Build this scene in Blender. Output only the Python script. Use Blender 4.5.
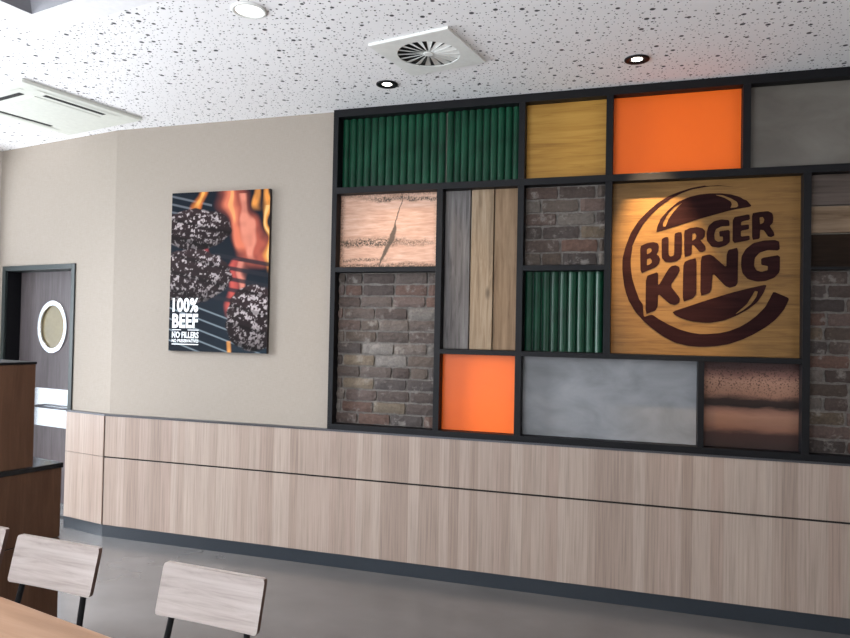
import bpy, bmesh, math, random
from mathutils import Matrix, Vector
import numpy as np

S = bpy.context.scene
C = S.collection
for o in list(bpy.data.objects):
    bpy.data.objects.remove(o, do_unlink=True)

# ---------------------------------------------------------------- camera
cam_d = bpy.data.cameras.new('camera')
cam = bpy.data.objects.new('camera', cam_d)
C.objects.link(cam)
cam_d.sensor_width = 36.0
cam_d.lens = 683.06 / 850 * 36
cam_d.clip_start = 0.02
Rr = Vector((0.95482554, 0.29653102, 0.01943051))
Ru = Vector((-0.01318362, -0.02305188, 0.99964734))
Rf = Vector((-0.29687435, 0.95474497, 0.01810117))
cam.matrix_world = Matrix(((Rr.x, Ru.x, -Rf.x, 0), (Rr.y, Ru.y, -Rf.y, -4.2519),
                           (Rr.z, Ru.z, -Rf.z, 1.6), (0, 0, 0, 1)))
S.camera = cam

# ---------------------------------------------------------------- exposure, world, daylight
S.view_settings.view_transform = 'Standard'
S.view_settings.look = 'None'
S.view_settings.gamma = 1
S.view_settings.use_curve_mapping = False
S.view_settings.exposure = 0.25
W = bpy.data.worlds.new('world'); S.world = W
W.use_nodes = True
W.node_tree.nodes['Background'].inputs['Color'].default_value = (0.75, 0.87, 1.0, 1)
W.node_tree.nodes['Background'].inputs['Strength'].default_value = 1.5

ANG = -0.19                                   # the left wall and the ceiling fittings are turned by this
DV = Vector((math.cos(ANG), math.sin(ANG), 0))      # along the left wall, towards the corner
NV = Vector((-math.sin(ANG), math.cos(ANG), 0))     # into the left wall
CX = Vector((-3.852, 0, 0))                   # the corner of the wainscot
XE0 = 3.3
HC = 3.105                                    # ceiling height
MB = Matrix.Translation(CX) @ Matrix.Rotation(ANG, 4, 'Z')   # frame of the left wall (x along it, y into it)
SW = -1.52                                    # west corner in that frame

def area(name, loc, direction, sx, sy, power, col, spread=math.pi):
    d = bpy.data.lights.new(name, 'AREA'); d.shape = 'RECTANGLE'
    d.size = sx; d.size_y = sy; d.energy = power; d.color = col; d.spread = spread
    o = bpy.data.objects.new(name, d); C.objects.link(o)
    o.location = loc
    o.rotation_euler = Vector(direction).to_track_quat('-Z', 'Z').to_euler()
    return o
DAY = (0.90, 0.945, 1.0)
# sky light comes in downwards through the windows, light off the bright ground comes in upwards
area('sky_west', MB @ Vector((SW - 0.6, -2.35, 2.6)), DV + Vector((0, 0, -0.55)), 4.0, 1.6, 680, DAY, 1.9)
area('ground_west', MB @ Vector((SW - 0.9, -2.1, 0.5)), DV + Vector((0, 0, 1.1)), 3.8, 1.2, 205, DAY, 1.9)
area('sky_south', (-3.4, -7.6, 2.6), (0, 1, -0.55), 4.4, 1.6, 50, DAY, 1.9)
area('ground_south', (-3.4, -7.9, 0.5), (0, 1, 1.1), 4.4, 1.2, 300, DAY, 1.9)
area('daylight_east', (XE0 + 0.35, -4.4, 1.7), (-1, 0, 0), 3.4, 2.2, 34, (1.0, 0.82, 0.66))  # added warm fill in place of unseen room lamps, not real daylight

# ---------------------------------------------------------------- materials
def lin(c):
    return tuple(((v/255)/12.92 if v/255 <= 0.04045 else ((v/255+0.055)/1.055)**2.4) for v in c) + (1,)

class NT:
    def __init__(s, name):
        s.m = bpy.data.materials.new(name); s.m.use_nodes = True
        s.t = s.m.node_tree; s.b = s.t.nodes['Principled BSDF']
        s.tc = s.t.nodes.new('ShaderNodeTexCoord')
    def n(s, typ, **kw):
        nd = s.t.nodes.new(typ)
        for k, v in kw.items():
            if hasattr(nd, k): setattr(nd, k, v)
        return nd
    def set(s, sock, v):
        if isinstance(v, bpy.types.NodeSocket): s.t.links.new(v, sock)
        else: sock.default_value = v
    def math(s, op, a, b=0.0, c=0.0, clamp=False):
        nd = s.n('ShaderNodeMath'); nd.operation = op; nd.use_clamp = clamp
        s.set(nd.inputs[0], a); s.set(nd.inputs[1], b); s.set(nd.inputs[2], c)
        return nd.outputs[0]
    def mapv(s, scale=(1, 1, 1), loc=(0, 0, 0), rot=(0, 0, 0)):
        nd = s.n('ShaderNodeMapping'); s.t.links.new(s.tc.outputs['Object'], nd.inputs[0])
        nd.inputs['Scale'].default_value = scale; nd.inputs['Location'].default_value = loc
        nd.inputs['Rotation'].default_value = rot
        return nd.outputs[0]
    def sep(s, v=None):
        nd = s.n('ShaderNodeSeparateXYZ'); s.t.links.new(v or s.tc.outputs['Object'], nd.inputs[0])
        return nd.outputs
    def noise(s, vec=None, scale=5.0, detail=2.0, rough=0.5, dist=0.0, out='Fac'):
        nd = s.n('ShaderNodeTexNoise'); s.t.links.new(vec or s.tc.outputs['Object'], nd.inputs['Vector'])
        nd.inputs['Scale'].default_value = scale; nd.inputs['Detail'].default_value = detail
        nd.inputs['Roughness'].default_value = rough; nd.inputs['Distortion'].default_value = dist
        return nd.outputs[out]
    def ramp(s, f, pts, interp='LINEAR'):
        nd = s.n('ShaderNodeValToRGB'); nd.color_ramp.interpolation = interp
        e = nd.color_ramp.elements
        while len(e) < len(pts): e.new(0.5)
        for el, (p, c) in zip(e, pts):
            el.position = p; el.color = c if len(c) == 4 else tuple(c) + (1,)
        s.set(nd.inputs[0], f)
        return nd.outputs[0]
    def mix(s, f, a, b, mode='MIX'):
        nd = s.n('ShaderNodeMix'); nd.data_type = 'RGBA'; nd.blend_type = mode
        s.set(nd.inputs[0], f); s.set(nd.inputs[6], a); s.set(nd.inputs[7], b)
        return nd.outputs[2]
    def sstep(s, v, a, b):
        nd = s.n('ShaderNodeMapRange'); nd.interpolation_type = 'SMOOTHSTEP'
        s.set(nd.inputs[0], v); s.set(nd.inputs[1], a); s.set(nd.inputs[2], b)
        return nd.outputs[0]
    def bump(s, h, strength=0.3, dist=0.01):
        nd = s.n('ShaderNodeBump'); nd.inputs['Strength'].default_value = strength
        nd.inputs['Distance'].default_value = dist
        s.set(nd.inputs['Height'], h); s.t.links.new(nd.outputs[0], s.b.inputs['Normal'])
    def done(s, col, rough=0.5, metal=0.0, spec=0.5):
        s.set(s.b.inputs['Base Color'], col); s.set(s.b.inputs['Roughness'], rough)
        s.set(s.b.inputs['Metallic'], metal); s.b.inputs['Specular IOR Level'].default_value = spec
        return s.m
W3 = lambda g: (g, g, g, 1)

def plain(name, rgb, rough=0.5, metal=0.0, spec=0.5, var=0.04, scale=30):
    t = NT(name); f = t.noise(scale=scale, detail=3)
    a = tuple(c*(1-var) for c in rgb[:3]) + (1,); b = tuple(min(1, c*(1+var)) for c in rgb[:3]) + (1,)
    return t.done(t.ramp(f, [(0.3, a), (0.7, b)]), rough, metal, spec)

def m_wallpaper():
    t = NT('linen_wallpaper')
    a = t.noise(t.mapv((1, 1, 14)), 22, 3, 0.6)
    b = t.noise(t.mapv((14, 14, 1)), 22, 3, 0.6)
    f = t.math('ADD', t.math('MULTIPLY', a, 0.5), t.math('MULTIPLY', b, 0.5))
    col = t.ramp(f, [(0.35, (0.302, 0.262, 0.220)), (0.65, (0.352, 0.307, 0.262))])
    t.bump(f, 0.15, 0.002)
    return t.done(col, 0.75, 0, 0.3)

def m_ceiling():
    t = NT('perforated_ceiling_board')
    mask = None; hgt = None
    for sc, rmin, rmax, gate, off in ((8.5, 0.0085, 0.0125, 0.42, 0), (20.0, 0.0042, 0.0065, 0.42, 3.3), (36.0, 0.0022, 0.0034, 0.40, 7.7)):
        v = t.n('ShaderNodeTexVoronoi'); v.voronoi_dimensions = '2D'; v.feature = 'F1'
        t.t.links.new(t.mapv((1, 1, 1), (off, off*0.7, 0), (0, 0, ANG)), v.inputs['Vector'])
        v.inputs['Scale'].default_value = sc
        v.inputs['Randomness'].default_value = 0.9
        r = t.sep(v.outputs['Color'])
        rad = t.math('MULTIPLY_ADD', r[0], (rmax-rmin)*sc, rmin*sc)
        inside = t.sstep(t.math('SUBTRACT', rad, v.outputs['Distance']), -0.012, 0.012)
        g = t.math('GREATER_THAN', r[1], gate)
        k = t.math('MULTIPLY', inside, g)
        mask = k if mask is None else t.math('MAXIMUM', mask, k)
    col = t.mix(mask, (0.84, 0.835, 0.84, 1), (0.07, 0.07, 0.075, 1))
    t.bump(t.math('SUBTRACT', 1.0, mask), 0.5, 0.004)
    return t.done(col, 0.8, 0, 0.2)

def m_floor():
    t = NT('polished_screed_floor')
    a = t.noise(t.mapv((1, 1.6, 1)), scale=0.9, detail=4, rough=0.5, dist=0.3)
    b = t.noise(t.mapv((1, 1.5, 1), (4, 1, 0)), 3.0, 3, 0.5)
    f = t.math('ADD', t.math('MULTIPLY', a, 0.65), t.math('MULTIPLY', b, 0.35))
    col = t.ramp(f, [(0.3, (0.088, 0.084, 0.083)), (0.5, (0.108, 0.103, 0.102)), (0.7, (0.130, 0.125, 0.124))])
    return t.done(col, 0.22, 0, 1.0)

def m_strips(name='striped_wood_laminate', axis=0, dens=15.0, cols=None, turn=0.0, grain=1.0, rough=0.42):
    cols = cols or [(0.0, (0.30, 0.225, 0.185)), (0.35, (0.355, 0.275, 0.228)), (0.7, (0.405, 0.322, 0.270)), (1.0, (0.325, 0.238, 0.197))]
    t = NT(name)
    x = t.sep(t.mapv(rot=(0, 0, turn)))[axis]
    v = t.n('ShaderNodeTexVoronoi'); v.voronoi_dimensions = '1D'; v.feature = 'F1'
    t.set(v.inputs['W'], x); v.inputs['Scale'].default_value = dens; v.inputs['Randomness'].default_value = 1.0
    r = t.sep(v.outputs['Color'])[0]
    st = [60, 60, 60]; st[2] = 1.3
    if axis == 2: st = [1.3, 1.3, 60]
    g = t.noise(t.mapv(tuple(st)), 1.6, 5, 0.62)
    col = t.ramp(r, cols)
    col = t.mix(t.math('MULTIPLY', grain, 0.75), col, t.ramp(g, [(0.3, W3(0.62)), (0.5, W3(0.95)), (0.72, W3(1.18))]), 'MULTIPLY')
    t.bump(g, 0.05, 0.001)
    return t.done(col, rough, 0, 0.4)

def m_wood(name, dark, mid, light, vertical=False, scale=1.0, rough=0.55, knots=True, axis=None, spec=0.3):
    t = NT(name)
    axis = axis or ('z' if vertical else 'x')
    sc = {'x': (1.2, 14, 18), 'z': (18, 14, 1.2), 'y': (18, 1.2, 14)}[axis]
    g = t.noise(t.mapv(tuple(v*scale for v in sc)), 2.2, 6, 0.65, 0.9)
    b = t.noise(t.mapv(tuple(v*scale*0.25 for v in sc)), 2.0, 2, 0.5, 1.2)
    f = t.math('ADD', t.math('MULTIPLY', g, 0.6), t.math('MULTIPLY', b, 0.4))
    col = t.ramp(f, [(0.33, dark), (0.47, mid), (0.64, light)])
    if knots:
        v = t.n('ShaderNodeTexVoronoi'); v.feature = 'F1'
        ks = {'x': (2.2, 1, 5), 'z': (5, 1, 1.8), 'y': (5, 2, 1)}[axis]
        t.t.links.new(t.mapv(ks, (0.37, 0.1, 0.21)), v.inputs['Vector']); v.inputs['Scale'].default_value = 1.0
        k = t.math('SUBTRACT', 1.0, t.sstep(v.outputs['Distance'], 0.03, 0.11))
        col = t.mix(t.math('MULTIPLY', k, 0.7), col, tuple(c*0.45 for c in dark[:3]) + (1,))
    t.bump(g, 0.25, 0.003)
    return t.done(col, rough, 0, spec)

def m_attr(name, rough, bumpsc=70, bstr=0.5, patch=0.0):
    t = NT(name); a = t.n('ShaderNodeVertexColor'); a.layer_name = 'Col'
    n1 = t.noise(scale=bumpsc, detail=5, rough=0.7)
    n2 = t.noise(scale=11, detail=4, rough=0.7)
    col = t.mix(0.8, a.outputs[0], t.ramp(n1, [(0.3, W3(0.6)), (0.5, W3(0.95)), (0.7, W3(1.35))]), 'MULTIPLY')
    if patch:
        f = t.math('MULTIPLY', t.sstep(n2, 0.56, 0.68), patch)
        col = t.mix(f, col, (0.30, 0.275, 0.25, 1))
    t.bump(n1, bstr, 0.006)
    return t.done(col, rough, 0, 0.3)

def m_concrete(name, dark, light):
    t = NT(name)
    a = t.noise(t.mapv((1, 1, 1.8)), 3.2, 5, 0.55, 0.6)
    col = t.ramp(a, [(0.3, dark), (0.7, light)])
    return t.done(col, 0.42, 0, 0.4)

def m_copper_light(x0, x1, z0, z1):
    """brushed pale copper with a rusty streak at the top, one across and a branching crack"""
    t = NT('pale_rusted_copper')
    p = t.sep(); u = t.math('DIVIDE', t.math('SUBTRACT', p[0], x0), x1-x0); v = t.math('DIVIDE', t.math('SUBTRACT', p[2], z0), z1-z0)
    n1 = t.noise(scale=9, detail=5, rough=0.7); n2 = t.noise(scale=75, detail=3, rough=0.8)
    n3 = t.noise(t.mapv((3, 3, 22)), 3, 4, 0.6)
    base = t.ramp(n3, [(0.3, (0.45, 0.25, 0.17)), (0.5, (0.56, 0.33, 0.23)), (0.7, (0.64, 0.41, 0.31))])  # pale base holds the window's reflection; same copper as the banded panel
    w = t.math('MULTIPLY_ADD', n1, 0.16, -0.08)
    vv = t.math('ADD', v, w)
    def streak(c, hw, amp):
        d = t.math('ABSOLUTE', t.math('SUBTRACT', vv, c))
        return t.math('MULTIPLY', t.math('SUBTRACT', 1.0, t.sstep(d, hw*0.2, hw)), amp)
    g1 = t.sstep(t.noise(t.mapv((2.6, 1, 7), (0.9, 0, 0.3)), 2.0, 3), 0.38, 0.56)
    s1 = t.math('MULTIPLY', streak(0.93, 0.05, 1.0), t.sstep(u, 0.05, 0.5)); s2 = t.math('MULTIPLY', streak(0.34, 0.085, 1.0), t.math('SUBTRACT', 1.0, t.math('MULTIPLY', t.sstep(u, 0.45, 0.9), t.math('MULTIPLY_ADD', g1, 0.5, 0.45)))); s4 = t.math('MULTIPLY', streak(0.11, 0.04, 0.8), t.math('SUBTRACT', 1.0, t.sstep(u, 0.35, 0.6))); s5 = streak(0.02, 0.06, 0.8)  # s1 puts the upper rail's shadow into the colour
    xc = t.ramp(v, [(0.0, W3(0.40)), (0.13, W3(0.44)), (0.38, W3(0.53)), (0.6, W3(0.57)), (0.9, W3(0.63))])
    xd = t.math('ABSOLUTE', t.math('SUBTRACT', t.math('ADD', u, t.math('MULTIPLY', w, 0.4)), xc))
    wid = t.ramp(v, [(0.05, W3(0.012)), (0.2, W3(0.028)), (0.38, W3(0.045)), (0.5, W3(0.03)), (0.62, W3(0.008)), (0.9, W3(0.006))])
    crack = t.math('SUBTRACT', 1.0, t.sstep(xd, t.math('MULTIPLY', wid, 0.4), wid))
    edge = t.math('MINIMUM', t.math('MINIMUM', u, t.math('SUBTRACT', 1.0, u)), t.math('MINIMUM', v, t.math('SUBTRACT', 1.0, v)))
    em = t.math('MULTIPLY', t.math('SUBTRACT', 1.0, t.sstep(edge, 0.0, 0.07)), 0.7)
    m = t.math('MAXIMUM', t.math('MAXIMUM', s1, s2), t.math('MAXIMUM', t.math('MAXIMUM', s4, s5), em))
    m = t.math('MULTIPLY', m, t.sstep(n2, 0.36, 0.60))
    m = t.math('MAXIMUM', m, t.math('MULTIPLY', crack, 0.85))
    col = t.mix(m, base, (0.05, 0.045, 0.035, 1))
    return t.done(col, t.mix(m, W3(0.42), W3(0.8)), 0.25, 0.5)

def m_copper_dark(z0, z1):
    t = NT('dark_banded_copper')
    p = t.sep(); v = t.math('DIVIDE', t.math('SUBTRACT', p[2], z0), z1-z0)
    n1 = t.noise(t.mapv((2.2, 1, 9)), 2.6, 4, 0.6); n2 = t.noise(scale=95, detail=2, rough=0.8)
    vv = t.math('ADD', v, t.math('MULTIPLY_ADD', n1, 0.12, -0.06))
    col = t.ramp(vv, [(0.0, (0.045, 0.028, 0.026)), (0.16, (0.06, 0.03, 0.026)), (0.24, (0.24, 0.115, 0.075)), (0.38, (0.36, 0.185, 0.125)),
                      (0.45, (0.22, 0.11, 0.08)), (0.50, (0.02, 0.013, 0.012)), (0.56, (0.035, 0.02, 0.017)), (0.62, (0.30, 0.155, 0.105)),
                      (0.78, (0.40, 0.22, 0.155)), (0.86, (0.20, 0.10, 0.08)), (0.93, (0.07, 0.035, 0.035)), (1.0, (0.05, 0.03, 0.03))])
    sp = t.math('MULTIPLY', t.sstep(n2, 0.54, 0.62), t.sstep(v, 0.45, 0.8))
    col = t.mix(t.math('MULTIPLY', sp, 0.85), col, (0.04, 0.018, 0.014, 1))
    return t.done(col, 0.36, 0.45, 0.5)

M = {}
M['wallpaper'] = m_wallpaper()
M['ceiling'] = m_ceiling()
M['floor'] = m_floor()
M['strips'] = m_strips()
M['strips_left'] = m_strips('striped_wood_laminate_left', turn=-ANG)
M['kick'] = plain('dark_anodised_kickboard', (0.022, 0.028, 0.036), 0.38, 0.1)
M['black'] = plain('black_steel', (0.0045, 0.0045, 0.006), 0.5, 0.0, 0.22, 0.1, 12)
M['groove'] = plain('dark_groove', (0.012, 0.010, 0.009), 0.8)
M['trim'] = plain('grey_metal_trim', (0.09, 0.09, 0.10), 0.35, 0.6)
M['white'] = plain('white_painted_metal', (0.74, 0.75, 0.72), 0.4)
M['acwhite'] = plain('ivory_plastic', (0.66, 0.68, 0.62), 0.5)
M['plaster'] = plain('white_plaster', (0.78, 0.78, 0.79), 0.8, 0, 0.2)
M['shaft'] = plain('grey_shaft_lining', (0.20, 0.20, 0.22), 0.6)
M['dark'] = plain('black_void', (0.006, 0.006, 0.006), 0.7)
M['room'] = plain('beige_plaster', (0.48, 0.43, 0.38), 0.8, 0, 0.3)
M['orange'] = plain('orange_lacquer', (1.0, 0.165, 0.018), 0.35, 0, 0.25, 0.02, 4)
M['honey'] = m_wood('honey_pine', (0.26, 0.118, 0.018), (0.40, 0.205, 0.034), (0.49, 0.275, 0.055), scale=1.0, rough=0.5, knots=False)
M['honey_sign'] = m_wood('honey_bamboo', (0.115, 0.055, 0.015), (0.185, 0.094, 0.026), (0.245, 0.130, 0.040), scale=1.6, rough=0.45, knots=False)
M['emblem'] = m_wood('burnt_emblem', (0.010, 0.0025, 0.0025), (0.016, 0.004, 0.004), (0.026, 0.008, 0.0075), scale=1.0, rough=0.6, knots=False, spec=0.08)
M['plank_grey'] = m_wood('weathered_grey_plank', (0.065, 0.058, 0.056), (0.145, 0.132, 0.130), (0.235, 0.222, 0.215), True)
M['plank_light'] = m_wood('light_brown_plank', (0.13, 0.085, 0.05), (0.27, 0.19, 0.118), (0.38, 0.29, 0.20), True)
M['plank_brown'] = m_wood('brown_plank', (0.09, 0.052, 0.028), (0.19, 0.118, 0.064), (0.28, 0.185, 0.11), True)
M['plankh_grey'] = m_wood('grey_brown_board', (0.055, 0.042, 0.036), (0.095, 0.074, 0.064), (0.135, 0.108, 0.094), spec=0.15)
M['plankh_tan'] = m_wood('tan_board', (0.11, 0.07, 0.04), (0.19, 0.13, 0.083), (0.27, 0.195, 0.135), spec=0.2)
M['plankh_dark'] = m_wood('dark_stained_board', (0.008, 0.0045, 0.003), (0.018, 0.010, 0.006), (0.035, 0.020, 0.012), spec=0.1)
M['brick'] = m_attr('reclaimed_brick', 0.85, 60, 0.7, 0.55)
M['concrete'] = m_concrete('grey_concrete_board', (0.16, 0.165, 0.175), (0.27, 0.275, 0.29))
M['concrete_dark'] = m_concrete('brownish_grey_concrete_board', (0.115, 0.103, 0.088), (0.165, 0.152, 0.133))
M['green'] = plain('green_lacquer', (0.0025, 0.042, 0.020), 0.34, 0, 0.25, 0.35, 6)
M['green_back'] = plain('dark_green_backing', (0.004, 0.02, 0.012), 0.6)
M['doorframe'] = plain('green_grey_door_steel', (0.020, 0.028, 0.027), 0.42, 0.1)
M['doorleaf'] = m_wood('grey_brown_door_laminate', (0.085, 0.07, 0.07), (0.12, 0.102, 0.105), (0.155, 0.135, 0.14), True, 1.2, 0.4, False)
M['chrome'] = plain('brushed_steel', (0.92, 0.93, 0.95), 0.16, 0.9)
M['counter'] = m_wood('dark_walnut_laminate', (0.075, 0.034, 0.019), (0.105, 0.052, 0.030), (0.14, 0.072, 0.042), True, 0.8, 0.38, False)
M['counter_top'] = plain('black_polished_top', (0.012, 0.011, 0.012), 0.12, 0, 0.6)
M['bleached'] = m_wood('bleached_oak_veneer', (0.40, 0.33, 0.30), (0.52, 0.445, 0.41), (0.62, 0.545, 0.51), scale=1.4, rough=0.38, knots=False)
M['veneer_edge'] = plain('brown_veneer_edge', (0.10, 0.055, 0.042), 0.5)
M['tabletop'] = m_wood('warm_beech_laminate', (0.27, 0.15, 0.088), (0.33, 0.19, 0.115), (0.385, 0.235, 0.15), scale=0.7, rough=0.33, knots=False)
M['artwork'] = NT('printed_canvas').m
_t = M['artwork'].node_tree; _a = _t.nodes.new('ShaderNodeVertexColor'); _a.layer_name = 'Col'
_t.links.new(_a.outputs[0], _t.nodes['Principled BSDF'].inputs['Base Color']); _t.nodes['Principled BSDF'].inputs['Roughness'].default_value = 0.6; _t.nodes['Principled BSDF'].inputs['Specular IOR Level'].default_value = 0.08
M['print_white'] = plain('white_print', (0.85, 0.87, 0.88), 0.5)
M['canvas_edge'] = plain('dark_canvas_edge', (0.025, 0.018, 0.018), 0.6)

def glass():
    t = NT('window_glass')
    tr = t.n('ShaderNodeBsdfTransparent'); gl = t.n('ShaderNodeBsdfGlossy'); gl.inputs['Roughness'].default_value = 0.02
    mx = t.n('ShaderNodeMixShader'); mx.inputs[0].default_value = 0.06
    t.t.links.new(tr.outputs[0], mx.inputs[1]); t.t.links.new(gl.outputs[0], mx.inputs[2])
    t.t.links.new(mx.outputs[0], t.t.nodes['Material Output'].inputs[0])
    return t.m
M['glass'] = glass()
M['porthole'] = plain('painted_reflection_glass', (0.30, 0.25, 0.15), 0.08, 0, 0.8)  # reflection and view beyond are put into the pane's tan base colour
def lamp(name, col, st):
    t = NT(name); t.b.inputs['Emission Color'].default_value = col + (1,); t.b.inputs['Emission Strength'].default_value = st
    return t.done((0.8, 0.8, 0.8, 1), 0.4)
M['lamp'] = lamp('lit_lamp', (1.0, 0.93, 0.82), 9.0)
M['lamp_big'] = lamp('lit_diffuser', (1.0, 0.97, 0.92), 1.6)

# ---------------------------------------------------------------- mesh helpers
class G:
    """collects shapes and links them as ONE mesh object"""
    def __init__(s): s.bm = bmesh.new()
    def box(s, x0, x1, y0, y1, z0, z1, bev=0.0, mat=None):
        vs = [s.bm.verts.new((x, y, z)) for z in (z0, z1) for y in (y0, y1) for x in (x0, x1)]
        fs = [s.bm.faces.new([vs[i] for i in q]) for q in ((0, 2, 3, 1), (4, 5, 7, 6), (0, 1, 5, 4), (2, 6, 7, 3), (0, 4, 6, 2), (1, 3, 7, 5))]
        if bev:
            es = list({e for f in fs for e in f.edges})
            r = bmesh.ops.bevel(s.bm, geom=es, offset=bev, segments=2, profile=0.5, affect='EDGES', clamp_overlap=True)
            vs = list({v for f in s.bm.faces for v in f.verts if v in set(vs) | set(r['verts'])})
        if mat is not None: bmesh.ops.transform(s.bm, matrix=mat, verts=[v for v in vs if v.is_valid])
        return s
    def prism(s, pts, y0, y1, hole=()):
        """polygon in x,z (with holes) extruded along y; y0 is the front"""
        polys = [pts] + list(hole)
        es = []
        for pl in polys:
            v = [s.bm.verts.new((x, y0, z)) for x, z in pl]
            es += [s.bm.edges.new((v[i], v[(i+1) % len(v)])) for i in range(len(v))]
        r = bmesh.ops.triangle_fill(s.bm, edges=es, use_beauty=True)
        fs = [g for g in r['geom'] if isinstance(g, bmesh.types.BMFace)]
        ex = bmesh.ops.extrude_face_region(s.bm, geom=fs)
        nv = [g for g in ex['geom'] if isinstance(g, bmesh.types.BMVert)]
        bmesh.ops.translate(s.bm, vec=(0, y1-y0, 0), verts=nv)
        return s
    def tube(s, pts, r, n=10, cap=True):
        pts = [Vector(p) for p in pts]; rings = []
        for i, p in enumerate(pts):
            d = (pts[min(i+1, len(pts)-1)] - pts[max(i-1, 0)]).normalized()
            u = d.orthogonal().normalized() if i == 0 else (rings[-1][1] - d*rings[-1][1].dot(d)).normalized()
            w = d.cross(u)
            rings.append(([s.bm.verts.new(p + (u*math.cos(a) + w*math.sin(a))*r) for a in [2*math.pi*k/n for k in range(n)]], u))
        for (a, _), (b, _) in zip(rings, rings[1:]):
            for k in range(n): s.bm.faces.new((a[k], a[(k+1) % n], b[(k+1) % n], b[k]))
        if cap: s.bm.faces.new(rings[0][0][::-1]); s.bm.faces.new(rings[-1][0])
        return s
    def lathe(s, prof, n=32, loc=(0, 0, 0), sx=1.0):
        """profile (r, z) turned around z"""
        rings = [[s.bm.verts.new((loc[0]+r*math.cos(2*math.pi*k/n), loc[1]+r*math.sin(2*math.pi*k/n), loc[2]+z)) for k in range(n)] if r > 1e-6
                 else [s.bm.verts.new((loc[0], loc[1], loc[2]+z))] for r, z in prof]
        for a, b in zip(rings, rings[1:]):
            for k in range(n):
                k2 = (k+1) % n
                if len(a) == 1 and len(b) == 1: continue
                if len(a) == 1: s.bm.faces.new((a[0], b[k2], b[k]))
                elif len(b) == 1: s.bm.faces.new((a[k], a[k2], b[0]))
                else: s.bm.faces.new((a[k], a[k2], b[k2], b[k]))
        return s
    def poly(s, pts):
        s.bm.faces.new([s.bm.verts.new(p) for p in pts]); return s
    def go(s, name, mat, parent=None, loc=None, smooth=False, bevel=0.0, matrix=None):
        if matrix is not None: s.bm.transform(matrix)
        bmesh.ops.recalc_face_normals(s.bm, faces=s.bm.faces[:])
        if loc is not None: bmesh.ops.translate(s.bm, vec=-Vector(loc), verts=s.bm.verts[:])
        me = bpy.data.meshes.new(name); s.bm.to_mesh(me); s.bm.free()
        me.materials.append(M[mat])
        if smooth:
            for p in me.polygons: p.use_smooth = True
        o = bpy.data.objects.new(name, me); C.objects.link(o)
        if parent is not None: o.parent = parent
        elif loc is not None: o.location = loc
        if bevel:
            b = o.modifiers.new('bevel', 'BEVEL'); b.width = bevel; b.segments = 2; b.limit_method = 'ANGLE'
        return o

def tag(o, label, cat, group=None):
    o['label'] = label; o['category'] = cat
    if group: o['group'] = group
    return o
def thing(name, label, cat, loc=(0, 0, 0), rz=0.0, group=None):
    o = bpy.data.objects.new(name, None); C.objects.link(o)
    o.empty_display_size = 0.1; o.location = loc; o.rotation_euler = (0, 0, rz)
    return tag(o, label, cat, group)
def struct(o):
    o['kind'] = 'structure'; return o
def sempty(name, loc, rz=0.0):
    o = bpy.data.objects.new(name, None); C.objects.link(o); o.location = loc; o.rotation_euler = (0, 0, rz)
    return struct(o)

# ================================================================ THE ROOM
LW = 0.0855                                  # the wall behind the lattice stands back further
SB = 0.045                                    # plain walls stand back behind the wainscot and the lattice
XE, YS = 3.3, -7.0
def fp(x, y=0, z=0): return MB @ Vector((x, y, z))
nw = fp(SW, SB)
sw = fp(SW, -7.6)
# floor
g = G(); g.box(-8.5, XE+0.3, YS-0.4, 1.2, -0.12, 0); struct(g.go('floor', 'floor'))
# ceiling, with an opening for the roof light shaft
K0 = Vector((-2.829, -1.683, HC)); e1 = DV.copy(); e2 = -NV.copy()
SHX, SHY = 1.15, 1.15
hole = [K0, K0+e1*SHX, K0+e1*SHX+e2*SHY, K0+e2*SHY]
bm = bmesh.new()
outer = [(-8.5, 1.2), (XE+0.3, 1.2), (XE+0.3, YS-0.4), (-8.5, YS-0.4)]
g = G()
for i in range(4):
    a, b = outer[i], outer[(i+1) % 4]
    g.poly([(a[0], a[1], HC), (b[0], b[1], HC), hole[(i+1) % 4], hole[i]])
bm.free()
ex = bmesh.ops.extrude_face_region(g.bm, geom=g.bm.faces[:])
bmesh.ops.translate(g.bm, vec=(0, 0, 0.05), verts=[q for q in ex['geom'] if isinstance(q, bmesh.types.BMVert)])
struct(g.go('ceiling', 'ceiling'))
# splayed shaft above the opening
g = G()
ins = 0.16; up = 0.30
top = [K0+e1*ins+e2*ins, K0+e1*(SHX-ins)+e2*ins, K0+e1*(SHX-ins)+e2*(SHY-ins), K0+e1*ins+e2*(SHY-ins)]
top = [v+Vector((0, 0, up)) for v in top]
for i in range(4):
    g.poly([hole[i], hole[(i+1) % 4], top[(i+1) % 4], top[i]])
g.poly(top)
struct(g.go('trim_1', 'shaft'))
# unperforated border around the opening
g = G(); bw = 0.17
out2 = [K0-e1*bw-e2*bw, K0+e1*(SHX+bw)-e2*bw, K0+e1*(SHX+bw)+e2*(SHY+bw), K0-e1*bw+e2*(SHY+bw)]
dz = Vector((0, 0, -0.002))
for i in range(4):
    g.poly([out2[i]+dz, out2[(i+1) % 4]+dz, hole[(i+1) % 4]+dz, hole[i]+dz])
struct(g.go('trim_2', 'plaster'))

# main wall behind the lattice, plain part and the part behind the panels
g = G(); g.box(-3.8475, -2.003, SB, SB+0.2, 0, HC+0.05); g.box(-2.003, XE+0.3, LW, SB+0.2, 0, HC+0.05)
wn = struct(g.go('wall_north', 'wallpaper', loc=(0, SB, 0)))
# left wall with the door opening
DX0, DX1, DZ = -1.395, -0.505, 2.05           # the clear opening
g = G()
g.box(SW-0.2, DX0-0.045, SB, SB+0.15, 0, HC+0.05)
g.box(DX1+0.045, -0.0045, SB, SB+0.15, 0, HC+0.05)
g.box(DX0-0.045, DX1+0.045, SB, SB+0.15, DZ+0.04, HC+0.05)
struct(g.go('wall_northwest', 'wallpaper', matrix=MB))
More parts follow.
